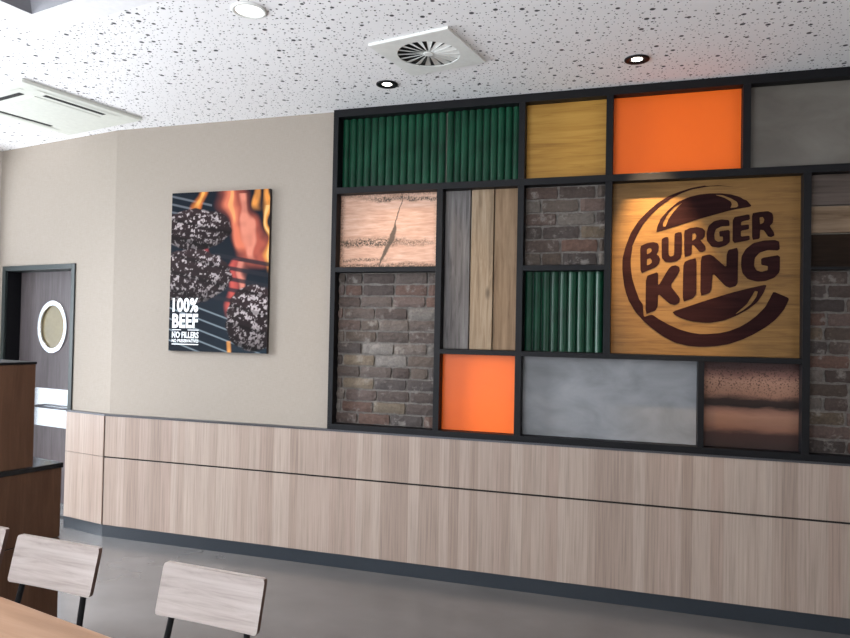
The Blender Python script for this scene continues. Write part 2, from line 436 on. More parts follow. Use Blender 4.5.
# west wall with a window (frame of the left wall: x = SW plane, y running to the south)
WY0, WY1, WZ0, WZ1 = -0.06, -4.4, 0.45, 2.85
g = G()
g.box(SW-0.2, SW, WY0, SB+0.15, 0, HC+0.05); g.box(SW-0.2, SW, -7.7, WY1, 0, HC+0.05)
g.box(SW-0.2, SW, WY1, WY0, 0, WZ0); g.box(SW-0.2, SW, WY1, WY0, WZ1, HC+0.05)
struct(g.go('wall_west', 'room', matrix=MB))
win = sempty('window_1', CX, ANG)
g = G()
for y in (WY0-0.03, WY0-1.35, WY0-2.70, WY1+0.03): g.box(SW-0.13, SW-0.05, y-0.03, y+0.03, WZ0, WZ1)
g.box(SW-0.13, SW-0.05, WY1, WY0, WZ0, WZ0+0.06); g.box(SW-0.13, SW-0.05, WY1, WY0, WZ1-0.06, WZ1)
g.go('window_frame', 'black', win)
g = G(); g.box(SW-0.095, SW-0.085, WY1+0.03, WY0-0.03, WZ0+0.03, WZ1-0.03); g.go('pane', 'glass', win)
# south wall with a window
UX0, UX1 = -5.6, -1.2
g = G()
g.box(-8.5, UX0, YS-0.2, YS, 0, HC+0.05); g.box(UX1, XE+0.3, YS-0.2, YS, 0, HC+0.05)
g.box(UX0, UX1, YS-0.2, YS, 0, WZ0); g.box(UX0, UX1, YS-0.2, YS, WZ1, HC+0.05)
struct(g.go('wall_south', 'room'))
win = sempty('window_2', (0, 0, 0))
g = G()
for x in (UX0+0.03, UX0+1.2, UX1-1.2, UX1-0.03): g.box(x-0.03, x+0.03, YS-0.13, YS-0.05, WZ0, WZ1)
g.box(UX0, UX1, YS-0.13, YS-0.05, WZ0, WZ0+0.06); g.box(UX0, UX1, YS-0.13, YS-0.05, WZ1-0.06, WZ1)
g.go('window_frame', 'black', win)
g = G(); g.box(UX0+0.03, UX1-0.03, YS-0.095, YS-0.085, WZ0+0.03, WZ1-0.03); g.go('pane', 'glass', win)
# east wall, its window added to let the warm fill in
g = G()
g.box(XE, XE+0.2, YS, -6.1, 0, HC+0.05); g.box(XE, XE+0.2, -2.7, LW, 0, HC+0.05)
g.box(XE, XE+0.2, -6.1, -2.7, 0, WZ0); g.box(XE, XE+0.2, -6.1, -2.7, WZ1, HC+0.05)
struct(g.go('wall_east', 'room'))
win = sempty('window_3', (0, 0, 0))
g = G()
for y in (-6.07, -4.4, -2.73): g.box(XE+0.05, XE+0.13, y-0.03, y+0.03, WZ0, WZ1)
g.box(XE+0.05, XE+0.13, -6.1, -2.7, WZ0, WZ0+0.06); g.box(XE+0.05, XE+0.13, -6.1, -2.7, WZ1-0.06, WZ1)
g.go('window_frame', 'black', win)
g = G(); g.box(XE+0.085, XE+0.095, -6.07, -2.73, WZ0+0.03, WZ1-0.03); g.go('pane', 'glass', win)

# wainscot: kickboard, two rows of boards, groove between, metal trim on top
ZT, ZS, ZK = 0.923, 0.600, 0.087
g = G(); g.box(-3.845, -2.003, 0.012, SB, 0, ZT-0.012); g.box(-2.003, XE, 0.012, LW, 0, ZT-0.012); struct(g.go('trim_3', 'groove'))
g = G(); g.box(-0.46, -0.003, 0.012, SB, 0, ZT-0.012); struct(g.go('trim_4', 'groove', matrix=MB))
g = G(); g.box(-3.848, XE, 0.0, 0.0115, ZS+0.006, ZT-0.013, 0.0015); struct(g.go('trim_5', 'strips'))
g = G(); g.box(-3.848, XE, 0.0, 0.0115, ZK+0.002, ZS-0.006, 0.0015); struct(g.go('trim_6', 'strips'))
g = G(); g.box(-0.465, -0.012, 0.0, 0.0115, ZS+0.002, ZT-0.013, 0.0015); struct(g.go('trim_7', 'strips_left', matrix=MB))
g = G(); g.box(-0.465, -0.012, 0.0, 0.0115, ZK+0.002, ZS-0.002, 0.0015); struct(g.go('trim_8', 'strips_left', matrix=MB))
g = G(); g.box(-3.852, -2.003, -0.002, SB, ZT-0.012, ZT); g.box(-2.003, XE, -0.002, LW, ZT-0.012, ZT); struct(g.go('trim_9', 'trim'))
g = G(); g.box(-0.467, 0.0, -0.002, SB, ZT-0.012, ZT); struct(g.go('trim_10', 'trim', matrix=MB))
g = G(); g.box(-3.854, XE, 0.002, 0.0115, 0, ZK); struct(g.go('baseboard_north', 'kick'))
g = G(); g.box(-0.465, 0.0, 0.002, 0.0115, 0, ZK); struct(g.go('baseboard_northwest', 'kick', matrix=MB))

# the door
door = sempty('door_1', CX, ANG)
g = G()
g.box(DX0-0.045, DX0, SB-0.012, SB+0.17, 0, DZ+0.04); g.box(DX1, DX1+0.045, SB-0.012, SB+0.17, 0, DZ+0.04)
g.box(DX0, DX1, SB-0.012, SB+0.17, DZ, DZ+0.04)
g.go('door_frame', 'doorframe', door, bevel=0.002)
YL = SB+0.125
g = G(); g.box(DX0+0.0005, DX0+0.012, SB+0.004, YL-0.004, 0, DZ-0.0005); g.go('hinge_side_lining', 'black', door)
PCX, PCZ = -0.925, 1.577
def circ(cx, cz, rx, rz, n=40): return [(cx+rx*math.cos(2*math.pi*i/n), cz+rz*math.sin(2*math.pi*i/n)) for i in range(n)]
g = G(); g.prism([(DX0+0.004, 0.012), (DX1-0.004, 0.012), (DX1-0.004, DZ-0.004), (DX0+0.004, DZ-0.004)], YL, YL+0.042, [circ(PCX, PCZ, 0.17, 0.185)])
leaf = g.go('door_leaf', 'doorleaf', door)
g = G(); g.prism(circ(PCX, PCZ, 0.197, 0.224), YL-0.012, YL-0.0005, [circ(PCX, PCZ, 0.158, 0.180)])
ring = g.go('porthole_ring', 'chrome', door, bevel=0.003); ring['label'] = 'bright steel ring of the porthole'
g = G(); g.prism(circ(PCX, PCZ, 0.168, 0.184), YL+0.010, YL+0.018)
g.go('porthole_pane', 'porthole', door)
g = G(); g.box(-1.20, DX1-0.02, YL-0.003, YL-0.0004, 0.735, 1.055)
pp = g.go('push_plate', 'chrome', door); pp['label'] = 'bright steel push plate'
g = G(); g.tube([(-1.07, YL-0.003, 0.905), (-1.07, YL-0.05, 0.905), (-1.04, YL-0.06, 0.905), (-0.65, YL-0.06, 0.905), (-0.62, YL-0.05, 0.905), (-0.62, YL-0.003, 0.905)], 0.009)
g.go('door_handle', 'trim', pp, smooth=True)
g = G(); g.box(DX0+0.02, DX1-0.02, YL-0.003, YL-0.0004, 0.02, 0.115)
g.go('kick_plate', 'chrome', door)
g = G(); g.box(DX0-0.4, DX1+0.5, 0.9, 0.95, 0, DZ+0.3); struct(g.go('wall_back_corridor', 'room', matrix=MB))

# ================================================================ THE LATTICE AND ITS PANELS
V = [(-2.004, -1.968), (-1.258, -1.217), (-0.728, -0.688), (-0.196, -0.155), (0.563, 0.605), (0.878, 0.917), (0.339, 0.373), (1.62, 1.66)]
ZB0, ZB1 = 0.9235, 0.962
Z3, Z2, Z1, ZTOP = (1.457, 1.488), (1.991, 2.025), (2.526, 2.569), (3.052, 3.103)
DF, YW = -0.002, 0.0850                        # front and back of the lattice
lat = thing('wall_lattice', 'black steel lattice of square cells over the wainscot, holding all the decorative panels', 'wall frame', (-2.0, 0, 0.922))
def bar(name, x0, x1, z0, z1, lb=None):
    g = G(); g.box(x0, x1, DF, YW, z0, z1, 0.0015)
    o = g.go(name, 'black', lat, loc=(-2.0, 0, 0.922)); return o
bar('rail', V[0][0], V[7][1], ZB0, ZB1)
bar('rail', V[0][0], V[7][1], *ZTOP)
bar('post', *V[0], ZB1, ZTOP[0])
bar('post', *V[7], ZB1, ZTOP[0])
bar('rail', V[0][1], V[7][0], *Z1)
bar('post', *V[1], ZB1, Z1[0])
bar('post', *V[2], Z1[1], ZTOP[0]); bar('post', *V[2], ZB1, Z1[0])
bar('post', *V[3], Z1[1], ZTOP[0]); bar('post', *V[3], Z3[1], Z1[0])
bar('post', *V[4], Z1[1], ZTOP[0])
bar('post', *V[5], ZB1, Z1[0])
bar('post', *V[6], ZB1, Z3[0])
bar('rail', V[0][1], V[1][0], *Z2); bar('rail', V[2][1], V[3][0], *Z2)
bar('rail', V[1][1], V[2][0], *Z3); bar('rail', V[2][1], V[5][0], *Z3)
bar('rail', V[5][1], V[7][0], 1.985, 2.0)

E0 = 0.0012
YP = 0.066                                    # front of a flat panel; its back touches the wall
def slab(name, label, cat, x0, x1, z0, z1, mat, y=YP, group=None):
    loc = ((x0+x1)/2, YW, z0)
    g = G(); g.box(x0+E0, x1-E0, y, YW-0.001, z0+E0, z1-E0)
    o = g.go(name, mat, None, loc=(0, 0, 0)); return tag(o, label, cat, group)

# row 1
def pole_panel(label, x0, x1, z0, z1, n, seed):
    rnd = random.Random(seed)
    t = thing('green_pole_panel', label, 'wall panel', ((x0+x1)/2, YW, z0), 0, 'panels of green poles in the lattice')
    L = ((x0+x1)/2, YW, z0)
    g = G(); g.box(x0+E0, x1-E0, YW-0.008, YW-0.001, z0+E0, z1-E0); g.go('backing_board', 'green_back', t, loc=L)
    w = (x1-x0-0.004)/n
    for i in range(n):
        cx = x0+0.002+w*(i+0.5); r = w*0.5*rnd.uniform(0.86, 0.985)
        g = G(); b = g.bm; k = 8; prev = None; dpt = rnd.uniform(0.75, 1.0)
        for zz in (z0+0.003, z1-0.003):
            row = [b.verts.new((cx - r*math.cos(math.pi*j/k), YW-0.008 - r*dpt*math.sin(math.pi*j/k), zz)) for j in range(k+1)]
            b.faces.new(row)
            if prev:
                for j in range(k): b.faces.new((prev[j], prev[j+1], row[j+1], row[j]))
                b.faces.new((prev[0], row[0], row[k], prev[k]))
            prev = row
        g.go('pole', 'green', t, loc=L)
    return t
pole_panel('wide panel of dark green upright poles, left part of the top row', V[0][1], -1.222, Z1[1], ZTOP[0], 14, 1)
pole_panel('panel of green upright poles in the top row, left of the honey-coloured wood panel', -1.218, V[2][0], Z1[1], ZTOP[0], 10, 2)
slab('wood_panel', 'plain honey-coloured wood panel in the top row left of the orange panel', 'wall panel', V[2][1], V[3][0], Z1[1], ZTOP[0], 'honey')
slab('orange_panel', 'wide orange lacquered panel in the top row over the round emblem', 'wall panel', V[3][1], V[4][0], Z1[1], ZTOP[0], 'orange', group='orange panels in the lattice')
slab('concrete_panel', 'brownish grey concrete-look panel at the right end of the top row', 'wall panel', V[4][1], V[7][0], Z1[1], ZTOP[0], 'concrete_dark', group='concrete-look panels in the lattice')
# left column
slab('copper_panel', 'pale salmon copper panel with dark rusty streaks and a crack', 'wall panel', V[0][1], V[1][0], Z2[1], Z1[0], 'brick', group='copper panels in the lattice')
bpy.data.objects['copper_panel'].data.materials[0] = m_copper_light(V[0][1], V[1][0], Z2[1], Z1[0])

def brick_panel(label, x0, x1, z0, z1, seed, off=0.0, tint=(1, 1, 1)):
    rnd = random.Random(seed); L = ((x0+x1)/2, YW, z0)
    t = thing('brick_panel', label, 'wall panel', L, 0, 'brick panels in the lattice')
    g = G(); g.box(x0+E0, x1-E0, 0.070, YW-0.001, z0+E0, z1-E0)
    mo = g.go('mortar', 'brick', t, loc=L)
    ca = mo.data.color_attributes.new('Col', 'FLOAT_COLOR', 'CORNER')
    for d in ca.data: d.color = (0.20, 0.18, 0.165, 1)
    g = G(); cols = []
    pal = [(0.17, 0.135, 0.12), (0.13, 0.10, 0.09), (0.20, 0.165, 0.145), (0.16, 0.125, 0.105), (0.21, 0.13, 0.105), (0.24, 0.19, 0.14), (0.26, 0.235, 0.215), (0.12, 0.10, 0.095), (0.19, 0.14, 0.125)]
    ph, pl = 0.0792, 0.232; nrow = max(1, round((z1-z0)/ph)); ph = (z1-z0)/nrow
    for r in range(nrow):
        za, zb = z0+r*ph+0.006, z0+(r+1)*ph-0.007
        x = x0 - off - (0.5*pl if r % 2 else 0) - rnd.uniform(0, 0.03)
        while x < x1:
            ln = pl*rnd.choice([1, 1, 1, 0.93, 0.55]) if rnd.random() < 0.5 else pl
            a, b2 = max(x+0.006, x0+0.003), min(x+ln-0.007, x1-0.003)
            if b2-a > 0.015:
                c = rnd.choice(pal); k = 0.60*rnd.uniform(0.8, 1.2); c = tuple(min(1, q*k*w) for q, w in zip(c, tint)) + (1,)
                n0 = len(g.bm.faces); dep = rnd.uniform(-0.003, 0.003)
                nx = max(2, int((b2-a)/0.028)); nz = 3; grid = []
                for j in range(nz+1):
                    row = []
                    for i in range(nx+1):
                        ed = i in (0, nx) or j in (0, nz); co = i in (0, nx) and j in (0, nz)
                        jx = rnd.uniform(-0.0028, 0.0028); jz = rnd.uniform(-0.0032, 0.0032)
                        xx = a+(b2-a)*i/nx + jx + (0.004 if co and i == 0 else -0.004 if co else 0)
                        zz = za+(zb-za)*j/nz + jz
                        yy = 0.054 + dep + rnd.uniform(-0.0015, 0.0015) + (0.004 if ed else 0) + (0.003 if co else 0)
                        row.append(g.bm.verts.new((min(max(xx, x0+0.002), x1-0.002), yy, min(max(zz, z0+0.002), z1-0.002))))
                    grid.append(row)
                for j in range(nz):
                    for i in range(nx): g.bm.faces.new((grid[j][i], grid[j][i+1], grid[j+1][i+1], grid[j+1][i]))
                loop = grid[0] + [grid[j][nx] for j in range(1, nz+1)] + grid[nz][-2::-1] + [grid[j][0] for j in range(nz-1, 0, -1)]
                back = [g.bm.verts.new((v.co.x, 0.071, v.co.z)) for v in loop]
                for i in range(len(loop)): g.bm.faces.new((loop[i], loop[(i+1) % len(loop)], back[(i+1) % len(back)], back[i]))
                cols += [c]*(len(g.bm.faces)-n0)
            x += ln
    g.bm.faces.ensure_lookup_table()
    lay = g.bm.loops.layers.float_color.new('Col')
    for f, c in zip(g.bm.faces, cols):
        for lp in f.loops: lp[lay] = c
    g.go('brickwork', 'brick', t, loc=L)
    return t
brick_panel('tall panel of reclaimed greyish bricks under the pale copper panel', V[0][1], V[1][0], ZB1, Z2[0], 5, 0.05)
brick_panel('small square panel of reclaimed bricks left of the round emblem', V[2][1], V[3][0], Z2[1], Z1[0], 8, 0.12, (0.9, 0.85, 0.8))
brick_panel('tall panel of reclaimed bricks at the far right under the horizontal boards', V[5][1], V[7][0], ZB1, 1.985, 11, 0.02, (0.85, 0.8, 0.78))

def plank_panel(label, boards, L):
    t = thing('plank_panel', label, 'wall panel', L, 0, 'panels of old planks in the lattice')
    for (x0, x1, z0, z1, y, mat, lb) in boards:
        g = G(); g.box(x0, x1, y, YW-0.001, z0, z1, 0.003); o = g.go('plank', mat, t, loc=L); o['label'] = lb
    return t
zl, zh = Z3[1]+E0, Z1[0]-E0
plank_panel('panel of three upright weathered planks above the small orange panel',
            [(V[1][1]+0.002, -1.046, zl, zh, 0.062, 'plank_grey', 'weathered grey plank'),
             (-1.036, -0.890, zl, zh, 0.055, 'plank_light', 'light brown plank'),
             (-0.884, V[2][0]-0.002, zl, zh, 0.060, 'plank_brown', 'brown plank')], (-0.97, YW, zl))
plank_panel('panel of three horizontal boards at the far right, beside the round emblem',
            [(V[5][1]+0.002, V[7][0]-0.002, 2.352, Z1[0]-E0, 0.058, 'plankh_grey', 'grey-brown board'),
             (V[5][1]+0.002, V[7][0]-0.002, 2.196, 2.344, 0.052, 'plankh_tan', 'tan board'),
             (V[5][1]+0.002, V[7][0]-0.002, 2.002, 2.188, 0.062, 'plankh_dark', 'dark-stained board')], (1.27, YW, 2.0))
slab('orange_panel', 'small orange lacquered panel in the bottom row between brick and concrete', 'wall panel', V[1][1], V[2][0], ZB1, Z3[0], 'orange', group='orange panels in the lattice')
slab('concrete_panel', 'wide blue-grey concrete-look panel in the bottom row', 'wall panel', V[2][1], V[6][0], ZB1, Z3[0], 'concrete', group='concrete-look panels in the lattice')
slab('copper_panel', 'dark copper panel with black bands at the right of the bottom row', 'wall panel', V[6][1], V[5][0], ZB1, Z3[0], 'brick', group='copper panels in the lattice')
bpy.data.objects['copper_panel.001'].data.materials[0] = m_copper_dark(ZB1, Z3[0])
pole_panel('small panel of dark green upright poles under the small brick panel', V[2][1], V[3][0], Z3[1], Z2[0], 9, 3)

# the sign with its emblem
LOGO={
 'ring':[[(0.5332,2.4752),(0.4471,2.4897),(0.3776,2.4884),(0.3698,2.4919),(0.2972,2.4812),(0.2264,2.4601),(0.1668,2.4371),(0.107,2.3978),(0.0468,2.3452),(-0.0016,2.2919),(-0.0439,2.225),(-0.075,2.1382),(-0.0914,2.0664),(-0.0917,1.995),(-0.0799,1.9042),(-0.07,1.8627),(-0.0507,1.8078),(-0.0128,1.7436),(0.037,1.6864),(0.0862,1.6424),(0.1471,1.5977),(0.2133,1.5624),(0.2904,1.5434),(0.3548,1.5406),(0.3823,1.5413),(0.44,1.5459),(0.5086,1.56),(0.5763,1.5862),(0.6377,1.6183),(0.704,1.6623),(0.7532,1.7057),(0.7964,1.7638),(0.8204,1.8186),(0.8176,1.8307),(0.7407,1.8669),(0.7245,1.8303),(0.6974,1.7752),(0.6534,1.7258),(0.609,1.6884),(0.5643,1.6599),(0.5135,1.6374),(0.4565,1.6227),(0.3873,1.6164),(0.354,1.6157),(0.2954,1.624),(0.2361,1.6418),(0.1762,1.6693),(0.1278,1.6972),(0.0821,1.7286),(0.0366,1.7121),(0.0308,1.789),(0.0108,1.8146),(-0.0147,1.8847),(-0.034,1.9493),(-0.0423,2.014),(-0.043,2.0658),(-0.0334,2.1368),(-0.0365,2.1375),(-0.0127,2.1984),(0.0233,2.2685),(0.0654,2.3221),(0.1194,2.3748),(0.179,2.4206),(0.2384,2.4501),(0.2973,2.4711),(0.3699,2.4824),(0.4009,2.4855),(0.4587,2.4847)]],
 'top':[[(0.1019,2.2202),(0.1057,2.2534),(0.1263,2.3041),(0.1678,2.3539),(0.2211,2.3999),(0.2801,2.4261),(0.3388,2.4396),(0.3606,2.4412),(0.4014,2.4439),(0.4592,2.4415),(0.5166,2.4323),(0.5623,2.4149),(0.5794,2.4018),(0.5964,2.3949),(0.622,2.363),(0.6136,2.3572),(0.5175,2.3419),(0.3447,2.2961)],[(0.139,2.2557),(0.1387,2.2781),(0.1681,2.3348),(0.2036,2.3718),(0.2479,2.3957),(0.2215,2.3712),(0.192,2.334),(0.1685,2.2964),(0.154,2.2553)],[(0.4246,2.4342),(0.465,2.4313),(0.5111,2.4107),(0.5455,2.3876),(0.5514,2.3656),(0.543,2.3566),(0.5088,2.3534),(0.5172,2.3731),(0.5113,2.392),(0.4767,2.4152)]],
 'bottom':[[(0.198,1.7457),(0.3774,1.8114),(0.5225,1.8605),(0.6239,1.8883),(0.6961,1.9054),(0.7045,1.9005),(0.691,1.8608),(0.6582,1.8055),(0.6083,1.7621),(0.5466,1.7245),(0.4786,1.6958),(0.4097,1.6823),(0.3788,1.6819),(0.3064,1.689),(0.2472,1.7071),(0.2113,1.7269)],[(0.6436,1.8699),(0.6604,1.8668),(0.6523,1.8361),(0.6248,1.793),(0.5802,1.7557),(0.5409,1.7337),(0.5633,1.7556),(0.6024,1.7929),(0.6299,1.8422)]],
 'B':[[(0.0096,2.1393),(0.0492,2.1578),(0.0857,2.1635),(0.11,2.1566),(0.1175,2.1373),(0.1154,2.1085),(0.1048,2.0895),(0.117,2.0797),(0.1245,2.0604),(0.1206,2.0349),(0.1057,2.0158),(0.0756,2.0001),(0.0149,1.9748)],[(0.0497,2.1192),(0.0618,2.1286),(0.074,2.1252),(0.0772,2.1091),(0.0652,2.0965),(0.0501,2.0903)],[(0.0504,2.0613),(0.0686,2.0675),(0.0779,2.0546),(0.0781,2.0385),(0.0661,2.029),(0.0509,2.0228)]],
 'U':[[(0.1321,2.1798),(0.1518,2.1909),(0.1668,2.1918),(0.1717,2.1841),(0.1729,2.0852),(0.1832,2.0755),(0.1981,2.0785),(0.204,2.088),(0.2043,2.2101),(0.2233,2.2185),(0.2459,2.2192),(0.2473,2.0936),(0.24,2.0652),(0.2194,2.0465),(0.1837,2.0386),(0.1536,2.0441),(0.1353,2.0666),(0.1332,2.089)]],
 'R':[[(0.2576,2.2272),(0.2882,2.2422),(0.3293,2.2475),(0.3586,2.2404),(0.3734,2.2236),(0.3726,2.1922),(0.3594,2.1737),(0.3477,2.1708),(0.3773,2.1324),(0.3776,2.1105),(0.3602,2.0994),(0.3427,2.1016),(0.3129,2.1399),(0.3023,2.1433),(0.3018,2.0865),(0.2901,2.0772),(0.2606,2.0713)],[(0.3033,2.2096),(0.318,2.2124),(0.3269,2.1964),(0.3213,2.1776),(0.3038,2.1654)]],
 'G':[[(0.5039,2.2832),(0.5071,2.2488),(0.4613,2.247),(0.4326,2.2321),(0.4243,2.201),(0.4275,2.1696),(0.445,2.1568),(0.4708,2.1625),(0.4705,2.1874),(0.4533,2.1878),(0.45,2.2191),(0.5073,2.227),(0.5092,2.1554),(0.4911,2.1371),(0.4511,2.1223),(0.4106,2.1293),(0.3841,2.1643),(0.3807,2.2083),(0.3919,2.252),(0.4205,2.2794),(0.4608,2.2889)]],
 'E':[[(0.5225,2.2982),(0.6112,2.3152),(0.6144,2.283),(0.5694,2.2719),(0.5667,2.2503),(0.609,2.2553),(0.6104,2.2275),(0.5671,2.2193),(0.5674,2.1852),(0.6125,2.1904),(0.6144,2.1644),(0.5224,2.1459)]],
 'R2':[[(0.6241,2.3185),(0.6643,2.3258),(0.7088,2.3292),(0.731,2.3162),(0.7368,2.2915),(0.7343,2.261),(0.7179,2.2431),(0.7403,2.2058),(0.7432,2.1873),(0.7268,2.1785),(0.7102,2.182),(0.6876,2.2193),(0.6681,2.2229),(0.6669,2.1707),(0.6268,2.1641)],[(0.6646,2.2938),(0.6813,2.2963),(0.6898,2.2807),(0.6844,2.2624),(0.6678,2.2537)]],
 'K':[[(0.0457,1.9586),(0.1152,1.9838),(0.1163,1.8975),(0.1722,1.9993),(0.1899,2.0182),(0.2137,2.0224),(0.2347,2.0114),(0.2368,1.986),(0.1853,1.9006),(0.2386,1.8277),(0.2372,1.7999),(0.2106,1.7852),(0.1807,1.7932),(0.1168,1.8534),(0.1148,1.7768),(0.103,1.7512),(0.0456,1.7282)]],
 'I':[[(0.2554,2.0175),(0.2639,2.0428),(0.2904,2.0551),(0.3285,2.064),(0.3308,1.8595),(0.3251,1.8444),(0.3107,1.8255),(0.2549,1.8032)]],
 'N':[[(0.3519,2.0732),(0.3995,2.085),(0.4228,2.0722),(0.4913,2.0059),(0.4917,2.0774),(0.5,2.1084),(0.5539,2.123),(0.5532,1.9156),(0.542,1.897),(0.5108,1.8877),(0.4879,1.8971),(0.4181,1.9753),(0.4133,1.8847),(0.402,1.8565),(0.3516,1.8395)]],
 'G2':[[(0.7683,2.1527),(0.7714,2.1099),(0.7605,2.101),(0.7109,2.1048),(0.6666,2.0902),(0.6418,2.0598),(0.6383,2.0137),(0.6508,1.989),(0.676,1.9796),(0.7092,1.9886),(0.7101,2.013),(0.6756,2.0195),(0.6752,2.0594),(0.7728,2.0764),(0.7726,1.9789),(0.7455,1.9456),(0.7015,1.9274),(0.6571,1.9227),(0.6065,1.937),(0.578,1.9711),(0.5691,2.0144),(0.5714,2.0701),(0.5935,2.113),(0.6325,2.1462),(0.6882,2.1604),(0.7435,2.1623)]],
}

def chaikin(pl, n=1):
    for _ in range(n):
        q = []
        for i in range(len(pl)):
            a, b = pl[i], pl[(i+1) % len(pl)]
            q += [(a[0]*0.88+b[0]*0.12, a[1]*0.88+b[1]*0.12), (a[0]*0.12+b[0]*0.88, a[1]*0.12+b[1]*0.88)]
        pl = q
    return pl
LS = (0.36, YW, Z3[1])
sg = thing('emblem_sign', 'square honey-coloured wooden sign with the dark round burger emblem', 'sign', LS)
g = G(); g.box(V[3][1]+E0, V[5][0]-E0, YP, YW-0.001, Z3[1]+E0, Z1[0]-E0); g.go('sign_board', 'honey_sign', sg, loc=LS)
nm = {'ring': 'ring', 'top': 'bun_top', 'bottom': 'bun_bottom'}
for k, pl in LOGO.items():
    g = G(); pl = [chaikin(q, 1) for q in pl]
    g.prism(pl[0], YP-0.002, YP-0.0003, pl[1:])
    g.go(nm.get(k, 'letter'), 'emblem', sg, loc=LS)

# ================================================================ POSTER
PX0, PX1, PZ0, PZ1 = -3.312, -2.492, 1.421, 2.588
YPo = SB-0.028
LP = (PX0, SB, PZ0)
po = thing('poster', 'canvas print of grilled beef patties over flames on the beige wall', 'poster', LP)
g = G(); g.box(PX0, PX1, YPo+0.0006, SB-0.001, PZ0, PZ1); g.go('stretcher', 'canvas_edge', po, loc=LP)
def artwork():
    nu, nv = 200, 280
    rng = np.random.default_rng(4)
    def vnoise(fx, fz, seed):
        r = np.random.default_rng(seed); gx, gz = int(fx)+3, int(fz)+3
        gr = r.random((gz, gx)); u = np.linspace(0, fx, nu); v = np.linspace(0, fz, nv)
        iu = u.astype(int); iv = v.astype(int); fu = u-iu; fv = v-iv
        fu = fu*fu*(3-2*fu); fv = fv*fv*(3-2*fv)
        a = gr[np.ix_(iv, iu)]; b = gr[np.ix_(iv, iu+1)]; c = gr[np.ix_(iv+1, iu)]; d = gr[np.ix_(iv+1, iu+1)]
        return (a*(1-fu)+b*fu)*(1-fv[:, None]) + (c*(1-fu)+d*fu)*fv[:, None]
    U, Vv = np.meshgrid(np.linspace(0, 1, nu), np.linspace(1, 0, nv)[::-1])   # Vv 0 bottom .. 1 top
    T = 1-Vv                                                                  # 0 at the top
    n1 = vnoise(7, 10, 1); n2 = vnoise(16, 24, 2); n3 = vnoise(38, 66, 3); n4 = vnoise(90, 130, 5)
    ss = lambda x, a, b: np.clip((x-a)/(b-a), 0, 1)**2*(3-2*np.clip((x-a)/(b-a), 0, 1))
    col = np.zeros((nv, nu, 3)); col[:] = (0.007, 0.012, 0.020)
    col += (0.020*ss(U+0*T, 0.2, 1)*ss(T, 0.5, 0.8))[..., None]*np.array([0.5, 0.9, 1.2])
    def mixc(f, c):
        nonlocal col
        f = f[..., None]; col = col*(1-f)+np.array(c)*f
    # grill rods, upper left and lower part
    for k in range(4):
        d = np.abs(T-(0.02+0.05*k+0.16*U)); mixc(0.7*(1-ss(d, 0.004, 0.009))*(U < 0.42), (0.20, 0.22, 0.25))
    for k in range(7):
        d = np.abs(T-(0.66+0.068*k+0.22*U)); mixc(0.75*(1-ss(d, 0.002, 0.007)), (0.30, 0.36, 0.40))
    # flames
    def flame(x0, x1, t0, t1, w, c, amp=1.0, wob=0.06):
        s = np.clip((T-t0)/(t1-t0), 0, 1); cx = x0+(x1-x0)*s+(n1-0.5)*wob*2
        f = (1-ss(np.abs(U-cx), w*0.25, w))*(T > t0-0.001)*(1-ss(T, t1-0.06, t1))*amp
        mixc(np.clip(f*(0.65+0.6*n2), 0, 1), c)
    flame(0.30, 0.26, 0, 0.16, 0.07, (0.75, 0.20, 0.04)); flame(0.29, 0.27, 0, 0.12, 0.03, (1.0, 0.50, 0.12))
    flame(0.62, 0.92, 0, 0.50, 0.20, (0.50, 0.11, 0.07)); flame(0.58, 0.78, 0, 0.40, 0.09, (0.82, 0.22, 0.12))
    flame(0.74, 0.86, 0.02, 0.45, 0.05, (0.85, 0.30, 0.20)); flame(0.60, 0.68, 0, 0.22, 0.035, (1.0, 0.42, 0.16))
    flame(0.88, 0.90, 0, 0.14, 0.05, (0.95, 0.36, 0.08)); flame(0.985, 0.975, 0, 0.52, 0.045, (1.0, 0.38, 0.08)); flame(0.97, 0.98, 0.1, 0.5, 0.02, (1.0, 0.62, 0.22))
    flame(0.34, 0.34, 0.20, 0.42, 0.05, (0.52, 0.06, 0.07)); flame(0.70, 0.60, 0.42, 0.80, 0.09, (0.62, 0.10, 0.08)); flame(0.76, 0.74, 0.44, 0.66, 0.04, (0.85, 0.28, 0.20))
    flame(0.64, 0.66, 0.93, 1.1, 0.025, (0.95, 0.40, 0.10))
    col *= 0.72
    # dark gaps between the flames under the near rods
    for k in range(5):
        d = np.abs(T-(0.40+0.066*k+0.12*(U-0.5))); mixc(0.9*(1-ss(d, 0.008, 0.018))*(U > 0.46), (0.015, 0.016, 0.022))
    # patties
    for (cx, cy, rx, ry) in ((0.25, 0.235, 0.38, 0.135), (0.20, 0.53, 0.45, 0.175), (0.86, 0.79, 0.28, 0.21)):
        q = np.sqrt(((U-cx)/rx)**2+((T-cy)/ry)**2)+(n2-0.5)*0.12
        f = 1-ss(q, 0.93, 1.0)
        body = np.stack([0.050+0.09*n3*n2, 0.028+0.05*n3*n2, 0.030+0.055*n3*n2], -1)
        lit = np.clip(1.15-((T-cy)/ry+1)*0.45, 0.25, 1.1)
        body = body*lit[..., None]*0.42
        gl = ss(n3*0.42+n4*0.33+n2*0.25, 0.53, 0.66)*(0.55+0.45*n4)*np.clip(1.2-q*0.6, 0, 1)*np.clip(lit, 0, 1)
        body = body*(1-gl[..., None])+np.array([0.62, 0.54, 0.54])*gl[..., None]
        bars = 1-ss(np.abs(((T-0.16*U)*9.0) % 1-0.5), 0.05, 0.16)
        body = body*(1-0.5*bars[..., None])
        col = col*(1-f[..., None])+body*f[..., None]
    g = G(); b = g.bm
    W_, H_ = PX1-PX0, PZ1-PZ0
    vs = [[b.verts.new((PX0+W_*i/(nu-1), YPo, PZ0+H_*j/(nv-1))) for i in range(nu)] for j in range(nv)]
